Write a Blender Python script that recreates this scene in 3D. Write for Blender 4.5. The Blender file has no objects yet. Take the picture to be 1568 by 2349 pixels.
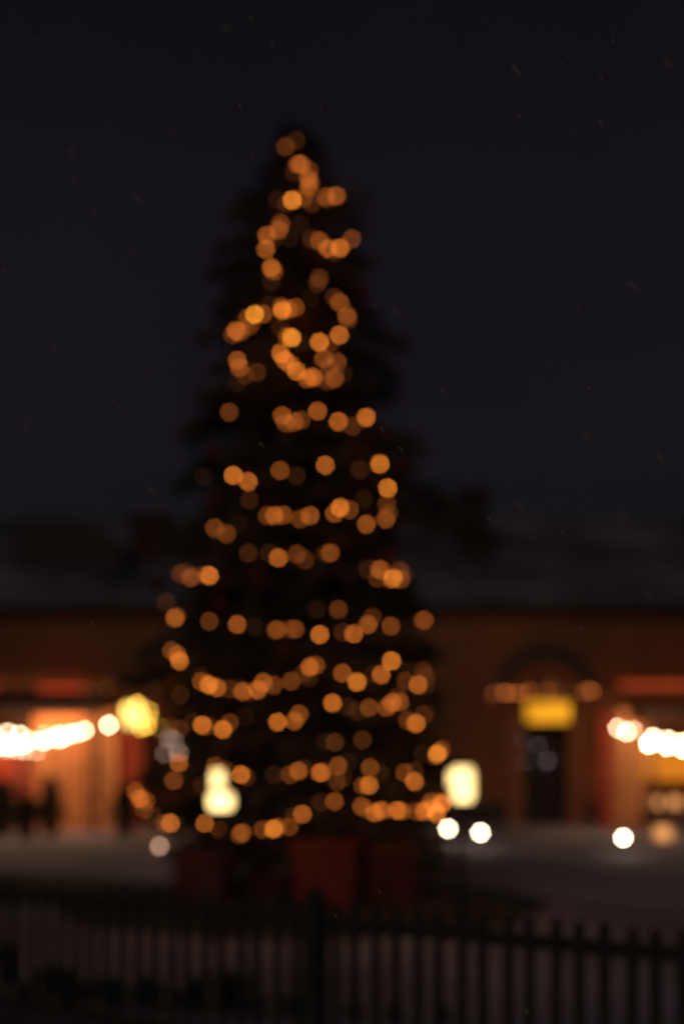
import bpy, bmesh, math, random
from mathutils import Vector, Matrix
random.seed(7)
S = bpy.context.scene
COL = S.collection

# ------------------------------------------------------------------ camera numbers
W, H, F, HOR, CAMZ = 1568.0, 2348.0, 3261.0, 1705.0, 1.7   # picture in 1568x2348 units, focal length, eye line


def P(px, py, d):
    """place seen at picture spot (px, py) at distance d in front of the photographer"""
    return Vector(((px - W / 2) / F * d, d, CAMZ - (py - HOR) / F * d))


def lin(c):
    out = []
    for v in c:
        v = v / 255.0
        out.append(v / 12.92 if v <= 0.04045 else ((v + 0.055) / 1.055) ** 2.4)
    return out


# ------------------------------------------------------------------ materials
def mat(name, col, rough=0.7, noise=0.25, scale=6.0, bump=0.0, metallic=0.0, col2=None):
    m = bpy.data.materials.new(name)
    m.use_nodes = True
    nt = m.node_tree
    b = nt.nodes['Principled BSDF']
    b.inputs['Roughness'].default_value = rough
    b.inputs['Metallic'].default_value = metallic
    tc = nt.nodes.new('ShaderNodeTexCoord')
    nz = nt.nodes.new('ShaderNodeTexNoise')
    nz.inputs['Scale'].default_value = scale
    nz.inputs['Detail'].default_value = 6
    nt.links.new(tc.outputs['Object'], nz.inputs['Vector'])
    rp = nt.nodes.new('ShaderNodeValToRGB')
    a = [max(0, c * (1 - noise)) for c in col]
    c2 = col2 if col2 else [min(1, c * (1 + noise)) for c in col]
    rp.color_ramp.elements[0].position = 0.32
    rp.color_ramp.elements[1].position = 0.68
    rp.color_ramp.elements[0].color = (*a, 1)
    rp.color_ramp.elements[1].color = (*c2, 1)
    nt.links.new(nz.outputs['Fac'], rp.inputs['Fac'])
    nt.links.new(rp.outputs['Color'], b.inputs['Base Color'])
    if bump:
        bp = nt.nodes.new('ShaderNodeBump')
        bp.inputs['Strength'].default_value = bump
        bp.inputs['Distance'].default_value = 0.05
        nt.links.new(nz.outputs['Fac'], bp.inputs['Height'])
        nt.links.new(bp.outputs['Normal'], b.inputs['Normal'])
    return m


def brick_mat(name, c1, c2, mortar):
    m = bpy.data.materials.new(name)
    m.use_nodes = True
    nt = m.node_tree
    b = nt.nodes['Principled BSDF']
    b.inputs['Roughness'].default_value = 0.9
    tc = nt.nodes.new('ShaderNodeTexCoord')
    mp = nt.nodes.new('ShaderNodeMapping')
    mp.inputs['Rotation'].default_value = (math.radians(90), 0, 0)
    br = nt.nodes.new('ShaderNodeTexBrick')
    br.inputs['Color1'].default_value = (*c1, 1)
    br.inputs['Color2'].default_value = (*c2, 1)
    br.inputs['Mortar'].default_value = (*mortar, 1)
    br.inputs['Scale'].default_value = 4.0
    br.inputs['Mortar Size'].default_value = 0.015
    nz = nt.nodes.new('ShaderNodeTexNoise')
    nz.inputs['Scale'].default_value = 0.6
    nz.inputs['Detail'].default_value = 5
    mx = nt.nodes.new('ShaderNodeMix')
    mx.data_type = 'RGBA'
    mx.blend_type = 'MULTIPLY'
    mx.inputs['Factor'].default_value = 0.8
    rp = nt.nodes.new('ShaderNodeValToRGB')
    rp.color_ramp.elements[0].position = 0.3
    rp.color_ramp.elements[0].color = (0.45, 0.45, 0.45, 1)
    rp.color_ramp.elements[1].position = 0.7
    nt.links.new(tc.outputs['Object'], mp.inputs['Vector'])
    nt.links.new(mp.outputs['Vector'], br.inputs['Vector'])
    nt.links.new(tc.outputs['Object'], nz.inputs['Vector'])
    nt.links.new(nz.outputs['Fac'], rp.inputs['Fac'])
    nt.links.new(br.outputs['Color'], mx.inputs['A'])
    nt.links.new(rp.outputs['Color'], mx.inputs['B'])
    nt.links.new(mx.outputs['Result'], b.inputs['Base Color'])
    return m


def glow_mat(name, col, strength, sample=True, wobble=0.0, scale=8.0):
    """lamp glass: steady emission, optionally uneven"""
    m = bpy.data.materials.new(name)
    m.use_nodes = True
    nt = m.node_tree
    nt.nodes.clear()
    o = nt.nodes.new('ShaderNodeOutputMaterial')
    e = nt.nodes.new('ShaderNodeEmission')
    e.inputs['Color'].default_value = (*col, 1)
    e.inputs['Strength'].default_value = strength
    if wobble:
        tc = nt.nodes.new('ShaderNodeTexCoord')
        nz = nt.nodes.new('ShaderNodeTexNoise')
        nz.inputs['Scale'].default_value = scale
        mr = nt.nodes.new('ShaderNodeMapRange')
        mr.inputs['From Min'].default_value = 0.3
        mr.inputs['From Max'].default_value = 0.7
        mr.inputs['To Min'].default_value = strength * (1 - wobble)
        mr.inputs['To Max'].default_value = strength * (1 + wobble)
        nt.links.new(tc.outputs['Object'], nz.inputs['Vector'])
        nt.links.new(nz.outputs['Fac'], mr.inputs['Value'])
        nt.links.new(mr.outputs['Result'], e.inputs['Strength'])
    nt.links.new(e.outputs[0], o.inputs[0])
    m.cycles.emission_sampling = 'FRONT' if sample else 'NONE'
    return m


def bulb_mat(name, strength, power, sample):
    """frosted lamp: each bulb's own colour and level, brightest in the middle of its globe"""
    m = bpy.data.materials.new(name)
    m.use_nodes = True
    nt = m.node_tree
    nt.nodes.clear()
    o = nt.nodes.new('ShaderNodeOutputMaterial')
    e = nt.nodes.new('ShaderNodeEmission')
    oi = nt.nodes.new('ShaderNodeObjectInfo')
    nt.links.new(oi.outputs['Color'], e.inputs['Color'])
    if power:
        g = nt.nodes.new('ShaderNodeNewGeometry')
        dt = nt.nodes.new('ShaderNodeVectorMath')
        dt.operation = 'DOT_PRODUCT'
        nt.links.new(g.outputs['Normal'], dt.inputs[0])
        nt.links.new(g.outputs['Incoming'], dt.inputs[1])
        ab = nt.nodes.new('ShaderNodeMath'); ab.operation = 'ABSOLUTE'
        nt.links.new(dt.outputs['Value'], ab.inputs[0])
        pw = nt.nodes.new('ShaderNodeMath'); pw.operation = 'POWER'
        nt.links.new(ab.outputs[0], pw.inputs[0]); pw.inputs[1].default_value = power
        mu = nt.nodes.new('ShaderNodeMath'); mu.operation = 'MULTIPLY'
        nt.links.new(pw.outputs[0], mu.inputs[0]); mu.inputs[1].default_value = strength
        nt.links.new(mu.outputs[0], e.inputs['Strength'])
    else:
        e.inputs['Strength'].default_value = strength
    nt.links.new(e.outputs[0], o.inputs[0])
    m.cycles.emission_sampling = 'FRONT' if sample else 'NONE'
    return m


M = {
    'snow': None,
    'needles': mat('spruce_needles', (0.125, 0.118, 0.072), 0.9, 0.4, 2.5),
    'bark': mat('bark', (0.06, 0.045, 0.03), 0.95, 0.4, 12),
    'shrub': mat('shrub_leaves', (0.055, 0.055, 0.036), 0.9, 0.4, 8),
    'cable': mat('cable_rubber', (0.03, 0.035, 0.025), 0.6, 0.2, 30),
    'brick': brick_mat('facade_brick', (0.46, 0.165, 0.058), (0.38, 0.125, 0.042), (0.32, 0.17, 0.09)),
    'brick_dark': brick_mat('chimney_brick', (0.12, 0.05, 0.035), (0.09, 0.04, 0.03), (0.09, 0.07, 0.06)),
    'stone': mat('door_stone', (0.46, 0.18, 0.08), 0.85, 0.2, 5),
    'darkstone': mat('dark_moulding', (0.075, 0.055, 0.048), 0.85, 0.3, 5),
    'roof': mat('roof_slate', (0.14, 0.125, 0.14), 0.85, 0.5, 0.5, col2=(0.30, 0.265, 0.30)),
    'door': mat('door_wood', (0.05, 0.04, 0.035), 0.6, 0.3, 5),
    'fence': mat('fence_paint', (0.050, 0.048, 0.034), 0.75, 0.25, 14),
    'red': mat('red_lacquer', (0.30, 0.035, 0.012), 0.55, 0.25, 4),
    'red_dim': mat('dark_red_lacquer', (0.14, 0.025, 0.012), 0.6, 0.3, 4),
    'bauble': mat('red_bauble', (0.13, 0.009, 0.009), 0.4, 0.15, 20),
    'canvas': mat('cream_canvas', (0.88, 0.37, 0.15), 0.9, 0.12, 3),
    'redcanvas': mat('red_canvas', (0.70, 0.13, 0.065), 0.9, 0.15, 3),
    'darkwood': mat('dark_wood', (0.17, 0.075, 0.045), 0.8, 0.3, 6),
    'orangecanvas': mat('orange_canvas', (0.70, 0.30, 0.04), 0.9, 0.12, 3),
    'iron': mat('dark_iron', (0.04, 0.04, 0.04), 0.5, 0.2, 12, metallic=0.3),
    'pot': mat('clay_pot', (0.10, 0.06, 0.04), 0.8, 0.2, 9),
    'flake': mat('snow_crystal', (0.38, 0.34, 0.29), 0.8, 0.05, 200),
    'asphalt': mat('wet_asphalt', (0.10, 0.085, 0.075), 0.85, 0.35, 1.2, bump=0.2),
    'earth': mat('planting_bed', (0.085, 0.080, 0.050), 0.95, 0.4, 2.0, bump=0.4),
    'bulb_tree': bulb_mat('amber_bulb', 1.0, 0.0, True),
    'bulb_far': bulb_mat('market_bulb', 1.0, 0.0, True),
    'cream_glow': glow_mat('cream_lantern_glass', (1, 0.69, 0.27), 3.0, wobble=0.45, scale=5),
    'yellow_glow': glow_mat('yellow_lantern_glass', (1, 0.70, 0.17), 2.6, wobble=0.4, scale=6),
    'sign_glow': glow_mat('sign_panel_light', (1, 0.41, 0.018), 1.0, wobble=0.4, scale=4),
    'red_glow': glow_mat('red_strip_emission', (1, 0.10, 0.03), 1.25, wobble=0.4, scale=1.2),
    'red_glow_dim': glow_mat('dim_red_strip_emission', (1, 0.13, 0.035), 0.45, wobble=0.4, scale=0.9),
    'orange_glow': glow_mat('orange_interior_glow', (1, 0.29, 0.02), 0.72, wobble=0.25, scale=2),
    'fill_strip_glow': glow_mat('warm_fill_light', (1, 0.52, 0.22), 46, wobble=0.0),
    'tan_glow': glow_mat('small_lantern_glass', (1, 0.40, 0.13), 1.25, wobble=0.3, scale=10),
    'ember_glow': glow_mat('dim_window_light', (1, 0.36, 0.08), 0.16, wobble=0.3, scale=4),
    'ground_glow': glow_mat('ground_lamp_glass', (1, 0.86, 0.60), 50, wobble=0.0),
    'dimground_glow': glow_mat('dim_lamp_glass', (1, 0.55, 0.36), 7.5, wobble=0.0),
}


# ground material: trampled snow
def snow_material():
    m = bpy.data.materials.new('trampled_snow')
    m.use_nodes = True
    nt = m.node_tree
    b = nt.nodes['Principled BSDF']
    b.inputs['Roughness'].default_value = 0.85
    tc = nt.nodes.new('ShaderNodeTexCoord')
    n1 = nt.nodes.new('ShaderNodeTexNoise'); n1.inputs['Scale'].default_value = 0.55; n1.inputs['Detail'].default_value = 8
    n2 = nt.nodes.new('ShaderNodeTexNoise'); n2.inputs['Scale'].default_value = 3.0; n2.inputs['Detail'].default_value = 8
    nt.links.new(tc.outputs['Object'], n1.inputs['Vector'])
    nt.links.new(tc.outputs['Object'], n2.inputs['Vector'])
    r = nt.nodes.new('ShaderNodeValToRGB')
    r.color_ramp.elements[0].position = 0.38; r.color_ramp.elements[0].color = (0.34, 0.285, 0.325, 1)
    r.color_ramp.elements[1].position = 0.60; r.color_ramp.elements[1].color = (0.56, 0.48, 0.56, 1)
    nt.links.new(n1.outputs['Fac'], r.inputs['Fac'])
    nt.links.new(r.outputs['Color'], b.inputs['Base Color'])
    bp = nt.nodes.new('ShaderNodeBump'); bp.inputs['Strength'].default_value = 0.5; bp.inputs['Distance'].default_value = 0.06
    nt.links.new(n2.outputs['Fac'], bp.inputs['Height'])
    nt.links.new(bp.outputs['Normal'], b.inputs['Normal'])
    return m


M['snow'] = snow_material()


# ------------------------------------------------------------------ mesh helpers
class MB:
    def __init__(self):
        self.v, self.f, self.mi = [], [], []

    def face(self, pts, mi=0):
        n = len(self.v)
        self.v += [tuple(p) for p in pts]
        self.f.append(tuple(range(n, n + len(pts))))
        self.mi.append(mi)

    def box(self, c, s, rot=0.0, mi=0):
        cx, cy, cz = c
        sx, sy, sz = s[0] / 2, s[1] / 2, s[2] / 2
        ca, sa = math.cos(rot), math.sin(rot)
        n = len(self.v)
        for z in (-sz, sz):
            for x, y in ((-sx, -sy), (sx, -sy), (sx, sy), (-sx, sy)):
                self.v.append((cx + x * ca - y * sa, cy + x * sa + y * ca, cz + z))
        for q in ((0, 3, 2, 1), (4, 5, 6, 7), (0, 1, 5, 4), (1, 2, 6, 5), (2, 3, 7, 6), (3, 0, 4, 7)):
            self.f.append(tuple(n + i for i in q))
            self.mi.append(mi)

    def tube(self, pts, r, n=6, r2=None, mi=0):
        pts = [Vector(p) for p in pts]
        rings = []
        for i, p in enumerate(pts):
            a = pts[max(0, i - 1)]
            b = pts[min(len(pts) - 1, i + 1)]
            t = (b - a)
            if t.length < 1e-6:
                t = Vector((0, 0, 1))
            t.normalize()
            u = t.cross(Vector((0, 0, 1)))
            if u.length < 1e-3:
                u = t.cross(Vector((1, 0, 0)))
            u.normalize()
            w = t.cross(u)
            rr = r if r2 is None else r + (r2 - r) * i / max(1, len(pts) - 1)
            base = len(self.v)
            for k in range(n):
                q = p + (u * math.cos(2 * math.pi * k / n) + w * math.sin(2 * math.pi * k / n)) * rr
                self.v.append(tuple(q))
            rings.append(base)
        for a, b in zip(rings, rings[1:]):
            for k in range(n):
                self.f.append((a + k, a + (k + 1) % n, b + (k + 1) % n, b + k))
                self.mi.append(mi)
        self.f.append(tuple(rings[0] + k for k in range(n))[::-1]); self.mi.append(mi)
        self.f.append(tuple(rings[-1] + k for k in range(n))); self.mi.append(mi)

    def lathe(self, prof, n=14, c=(0, 0, 0), mi=0):
        rings = []
        for r, z in prof:
            base = len(self.v)
            for k in range(n):
                a = 2 * math.pi * k / n
                self.v.append((c[0] + r * math.cos(a), c[1] + r * math.sin(a), c[2] + z))
            rings.append(base)
        for a, b in zip(rings, rings[1:]):
            for k in range(n):
                self.f.append((a + k, a + (k + 1) % n, b + (k + 1) % n, b + k)); self.mi.append(mi)
        self.f.append(tuple(rings[0] + k for k in range(n))[::-1]); self.mi.append(mi)
        self.f.append(tuple(rings[-1] + k for k in range(n))); self.mi.append(mi)

    def build(self, name, mats, parent=None, smooth=False, loc=None):
        me = bpy.data.meshes.new(name)
        me.from_pydata(self.v, [], self.f)
        for m in (mats if isinstance(mats, (list, tuple)) else [mats]):
            me.materials.append(m)
        me.polygons.foreach_set('material_index', self.mi)
        if smooth:
            me.polygons.foreach_set('use_smooth', [True] * len(me.polygons))
        me.update()
        o = bpy.data.objects.new(name, me)
        COL.objects.link(o)
        if loc is not None:
            o.location = loc
        if parent is not None:
            o.parent = parent
        return o


def thing(name, label, cat, loc=(0, 0, 0), group=None, rz=0.0):
    o = bpy.data.objects.new(name, None)
    o.empty_display_size = 0.1
    COL.objects.link(o)
    o.location = loc
    o.rotation_euler = (0, 0, rz)
    o['label'] = label
    o['category'] = cat
    if group:
        o['group'] = group
    return o


def tag(o, label, cat, group=None):
    o['label'] = label
    o['category'] = cat
    if group:
        o['group'] = group
    return o


def struct(o):
    o['kind'] = 'structure'
    return o


def bevel(o, w=0.01):
    md = o.modifiers.new('edge', 'BEVEL')
    md.width = w
    md.segments = 2
    return o


# ------------------------------------------------------------------ the ground
g = MB()
g.face([(-300, -60, 0), (300, -60, 0), (300, 500, 0), (-300, 500, 0)])
struct(g.build('ground', M['snow']))

TREE = P(690, 2075, 14.85); TREE.z = 0.0          # foot of the big spruce
# dark planting bed, a low mound around the tree
mb = MB()
rings = []
for i, (r, z) in enumerate(((2.6, 0.004), (2.3, 0.09), (1.7, 0.16), (0.9, 0.2))):
    base = len(mb.v)
    for k in range(40):
        a = 2 * math.pi * k / 40
        rr = r * (1 + 0.05 * math.sin(3 * a + i) + 0.03 * math.sin(7 * a))
        mb.v.append((TREE.x + rr * math.cos(a), TREE.y + rr * math.sin(a) * 0.95, z))
    rings.append(base)
for a, b in zip(rings, rings[1:]):
    for k in range(40):
        mb.f.append((a + k, a + (k + 1) % 40, b + (k + 1) % 40, b + k)); mb.mi.append(0)
mb.f.append(tuple(rings[-1] + k for k in range(40))); mb.mi.append(0)
struct(mb.build('planting_bed', M['earth'], smooth=True))
# cleared dark path that comes in from the left
pt = MB()
pl = [(-14, 15.9, 20.0), (-7, 15.7, 19.6), (-4.2, 15.4, 18.8), (-2.6, 14.9, 17.8), (-1.4, 14.6, 16.6)]
for (x0, a0, b0), (x1, a1, b1) in zip(pl, pl[1:]):
    pt.face([(x0, a0, 0.004), (x1, a1, 0.004), (x1, b1, 0.004), (x0, b0, 0.004)])
struct(pt.build('path', M['asphalt']))


# ------------------------------------------------------------------ foliage
def needles(mb, p, d, L, wd, n, droop=0.25):
    """a spray of n short narrow needle tufts along a twig from p in direction d"""
    d = d.normalized()
    side = d.cross(Vector((0, 0, 1)))
    if side.length < 1e-3:
        side = Vector((1, 0, 0))
    side.normalize()
    for k in range(n):
        t = (k + random.random()) / n
        q = p + d * (L * t) + Vector((0, 0, -droop * L * t * t))
        s = random.choice((-1, 1))
        tip = q + side * s * wd * (1.15 - t * 0.8) * random.uniform(0.6, 1.2) + d * wd * random.uniform(0.3, 0.9) \
            + Vector((0, 0, random.uniform(-0.45, 0.25) * wd))
        ax = (tip - q)
        up = Vector((random.uniform(-1, 1), random.uniform(-1, 1), random.uniform(-1, 1))).cross(ax)
        if up.length < 1e-5:
            continue
        up.normalize()
        h = wd * random.uniform(0.10, 0.2)
        mb.face([q - up * h * 0.6, q + up * h * 0.6, tip + up * h * 0.25, tip - up * h * 0.25])


def envelope(y):
    """half-width of the crown (metres) at picture height y"""
    pts = [(285, 0.05), (340, 0.22), (430, 0.45), (560, 0.66), (760, 0.80), (880, 0.92), (1080, 1.10), (1320, 1.30),
           (1420, 1.45), (1560, 1.55), (1700, 1.62), (1800, 1.66), (1900, 1.70), (1990, 1.3)]
    if y <= pts[0][0]:
        return pts[0][1]
    for (a, ra), (b, rb) in zip(pts, pts[1:]):
        if y <= b:
            return ra + (rb - ra) * (y - a) / (b - a)
    return pts[-1][1]


TD = TREE.y


def z_at(py):
    return CAMZ - (py - HOR) / F * TD


def py_at(z):
    return HOR + (CAMZ - z) * F / TD


top_z = z_at(290)
spruce = thing('spruce_tree', 'tall dark spruce wound with amber lights in the middle of the snowy square', 'tree', TREE)
tr = MB()
tr.tube([(0, 0, 0.1), (0.02, 0, 2.5), (-0.02, 0, 5.2), (-0.06, 0, top_z - 0.1)], 0.16, 10, 0.015)
tr.build('trunk', M['bark'], spruce, True)
crown = MB()
limbs = MB()
z = 0.72
while z < top_z - 0.12:
    r = envelope(py_at(z))
    nb = 11 if z < 3 else (9 if z < 6 else 7)
    off = random.random() * 6.28
    for k in range(nb):
        az = off + 2 * math.pi * k / nb + random.uniform(-0.25, 0.25)
        sidew = abs(math.cos(az))
        ln = r * random.uniform(0.55, 0.86) * (1 + (0.10 if z < 1.55 else 0.42) * sidew * sidew * random.random())
        if sidew > 0.75 and z > 3.6 and random.random() < 0.45:
            ln *= random.uniform(1.08, 1.36)                 # a few long uneven boughs
        d = Vector((math.cos(az), math.sin(az), random.uniform(-0.05, 0.22)))
        st = Vector((-0.05 * z / top_z, 0, z + random.uniform(-0.1, 0.1)))
        dr = 0.28
        limbs.tube([st, st + d * ln * 0.5 + Vector((0, 0, -dr * ln * 0.25)), st + d * ln + Vector((0, 0, -dr * ln))],
                   0.010 + 0.012 * ln, 4, 0.004)
        needles(crown, st + d * ln * 0.15, d, ln * 0.9, 0.13 + 0.05 * r, int(26 + 34 * ln), dr)
        m = max(3, int(ln * 7))
        for j in range(m):                                   # side twigs
            t = 0.25 + 0.75 * (j + random.random()) / m
            q = st + d * ln * t + Vector((0, 0, -dr * ln * t * t))
            for s in (-1, 1):
                a2 = az + s * random.uniform(0.6, 1.0)
                d2 = Vector((math.cos(a2), math.sin(a2), random.uniform(-0.35, 0.1)))
                needles(crown, q, d2, ln * (1.12 - t) * 0.5 + 0.1, 0.10 + 0.03 * r, int(9 + 10 * ln), 0.25)
    z += 0.17 if z < 5 else 0.15
for k in range(10):                                            # leader
    a = k * 2.4
    needles(crown, Vector((-0.07, 0, top_z - 0.5 + 0.05 * k)), Vector((math.cos(a) * 0.5, math.sin(a) * 0.5, 0.6)),
            0.26, 0.08, 14, 0.1)
needles(crown, Vector((-0.07, 0, top_z - 0.25)), Vector((0, 0.02, 1)), 0.3, 0.06, 22, 0)
crown.build('crown', M['needles'], spruce)
limbs.build('limbs', M['bark'], spruce)


# ------------------------------------------------------------------ strings of bulbs on the spruce
def bulb_mesh(name, dia, m):
    mb = MB()
    r = dia / 2
    prof = [(r * 0.02, -r)]
    for i in range(1, 9):
        a = -math.pi / 2 + i * math.pi * 0.84 / 9
        prof.append((r * math.cos(a), r * math.sin(a)))
    prof += [(r * 0.5, r * 0.86), (r * 0.42, r * 1.0)]
    mb.lathe(prof, 12, mi=0)
    mb.lathe([(r * 0.46, r * 1.0), (r * 0.46, r * 1.7), (r * 0.3, r * 1.8)], 8, mi=1)
    me = bpy.data.meshes.new(name)
    me.from_pydata(mb.v, [], mb.f)
    me.materials.append(m)
    me.materials.append(M['cable'])
    me.polygons.foreach_set('material_index', mb.mi)
    me.polygons.foreach_set('use_smooth', [True] * len(me.polygons))
    return me


TB_D = 0.032
tree_bulb = bulb_mesh('bulb', TB_D, M['bulb_tree'])
far_bulb = bulb_mesh('bulb', 0.055, M['bulb_far'])
LEVELS = [(0.0, (0, 0, 0)), (0.1, (27, 13, 5)), (0.3, (76, 36, 11)), (0.5, (118, 59, 18)), (0.7, (154, 79, 26)),
          (0.9, (190, 102, 33)), (1.1, (214, 126, 38)), (1.4, (232, 160, 44))]


def level(b):
    for (a, ca), (c, cc) in zip(LEVELS, LEVELS[1:]):
        if b <= c:
            t = (b - a) / (c - a)
            return [x + (y - x) * t for x, y in zip(lin(ca), lin(cc))]
    return lin(LEVELS[-1][1])


COC = 46.0
TREE_GAIN = 0.75 / ((TB_D / 15 * F / COC) ** 2)


def on_tree(px, py, b):
    axis = 690 - 12 * (1 - min(1, max(0, (py - 290) / 1500)))
    r = envelope(py) * 1.02 + 0.05
    dx = (px - axis) / F * TD
    if abs(dx) < r:
        dy = math.sqrt(r * r - dx * dx)
        if b < 0.25:
            dy *= 0.85
    else:
        dy = 0.0
    return P(px, py, TD - dy)


def order(pts):
    left = sorted(pts, key=lambda p: p[0].x)
    out = [left.pop(0)]
    while left:
        q = min(left, key=lambda p: (p[0] - out[-1][0]).length)
        left.remove(q)
        out.append(q)
    return out


def light_string(label, pts, mesh, gain, group, cable_r=0.004, sag=0.04, tint=None):
    """pts: list of (place, level). One string = a cable with its bulbs"""
    pts = order(pts)
    root = thing('light_string', label, 'string lights', pts[0][0], group)
    o0 = pts[0][0]
    cb = MB()
    path = []
    for (a, _), (b, _) in zip(pts, pts[1:]):
        for t in (0, 0.5):
            q = a.lerp(b, t) - o0
            path.append(q + Vector((0, 0.012, 0.04 - (sag * (b - a).length if t else 0))))
    path.append(pts[-1][0] - o0 + Vector((0, 0.012, 0.04)))
    if len(path) > 1:
        cb.tube(path, cable_r, 4)
        cb.build('cable', M['cable'], root)
    for p, b in pts:
        o = bpy.data.objects.new('bulb', mesh)
        COL.objects.link(o)
        o.parent = root
        o.location = p - o0
        o.rotation_euler = (random.uniform(-.3, .3), random.uniform(-.3, .3), random.random() * 6)
        c = tint(b) if tint else level(b)
        k = gain * (p.y / 15) ** 2 if mesh is tree_bulb else gain
        o.color = (c[0] * k, c[1] * k, c[2] * k, 1)
    return root


def conv(lst, sc, ox, oy):
    return [((ox + x / sc) * 0.57331, (oy + y / sc) * 0.57331, b) for x, y, b in lst]


def CC(l): return conv(l, 1.568, 700, 450)
def CD(l): return conv(l, 1.12, 500, 1500)
def CE(l): return conv(l, 1.0453, 450, 2500)


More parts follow.
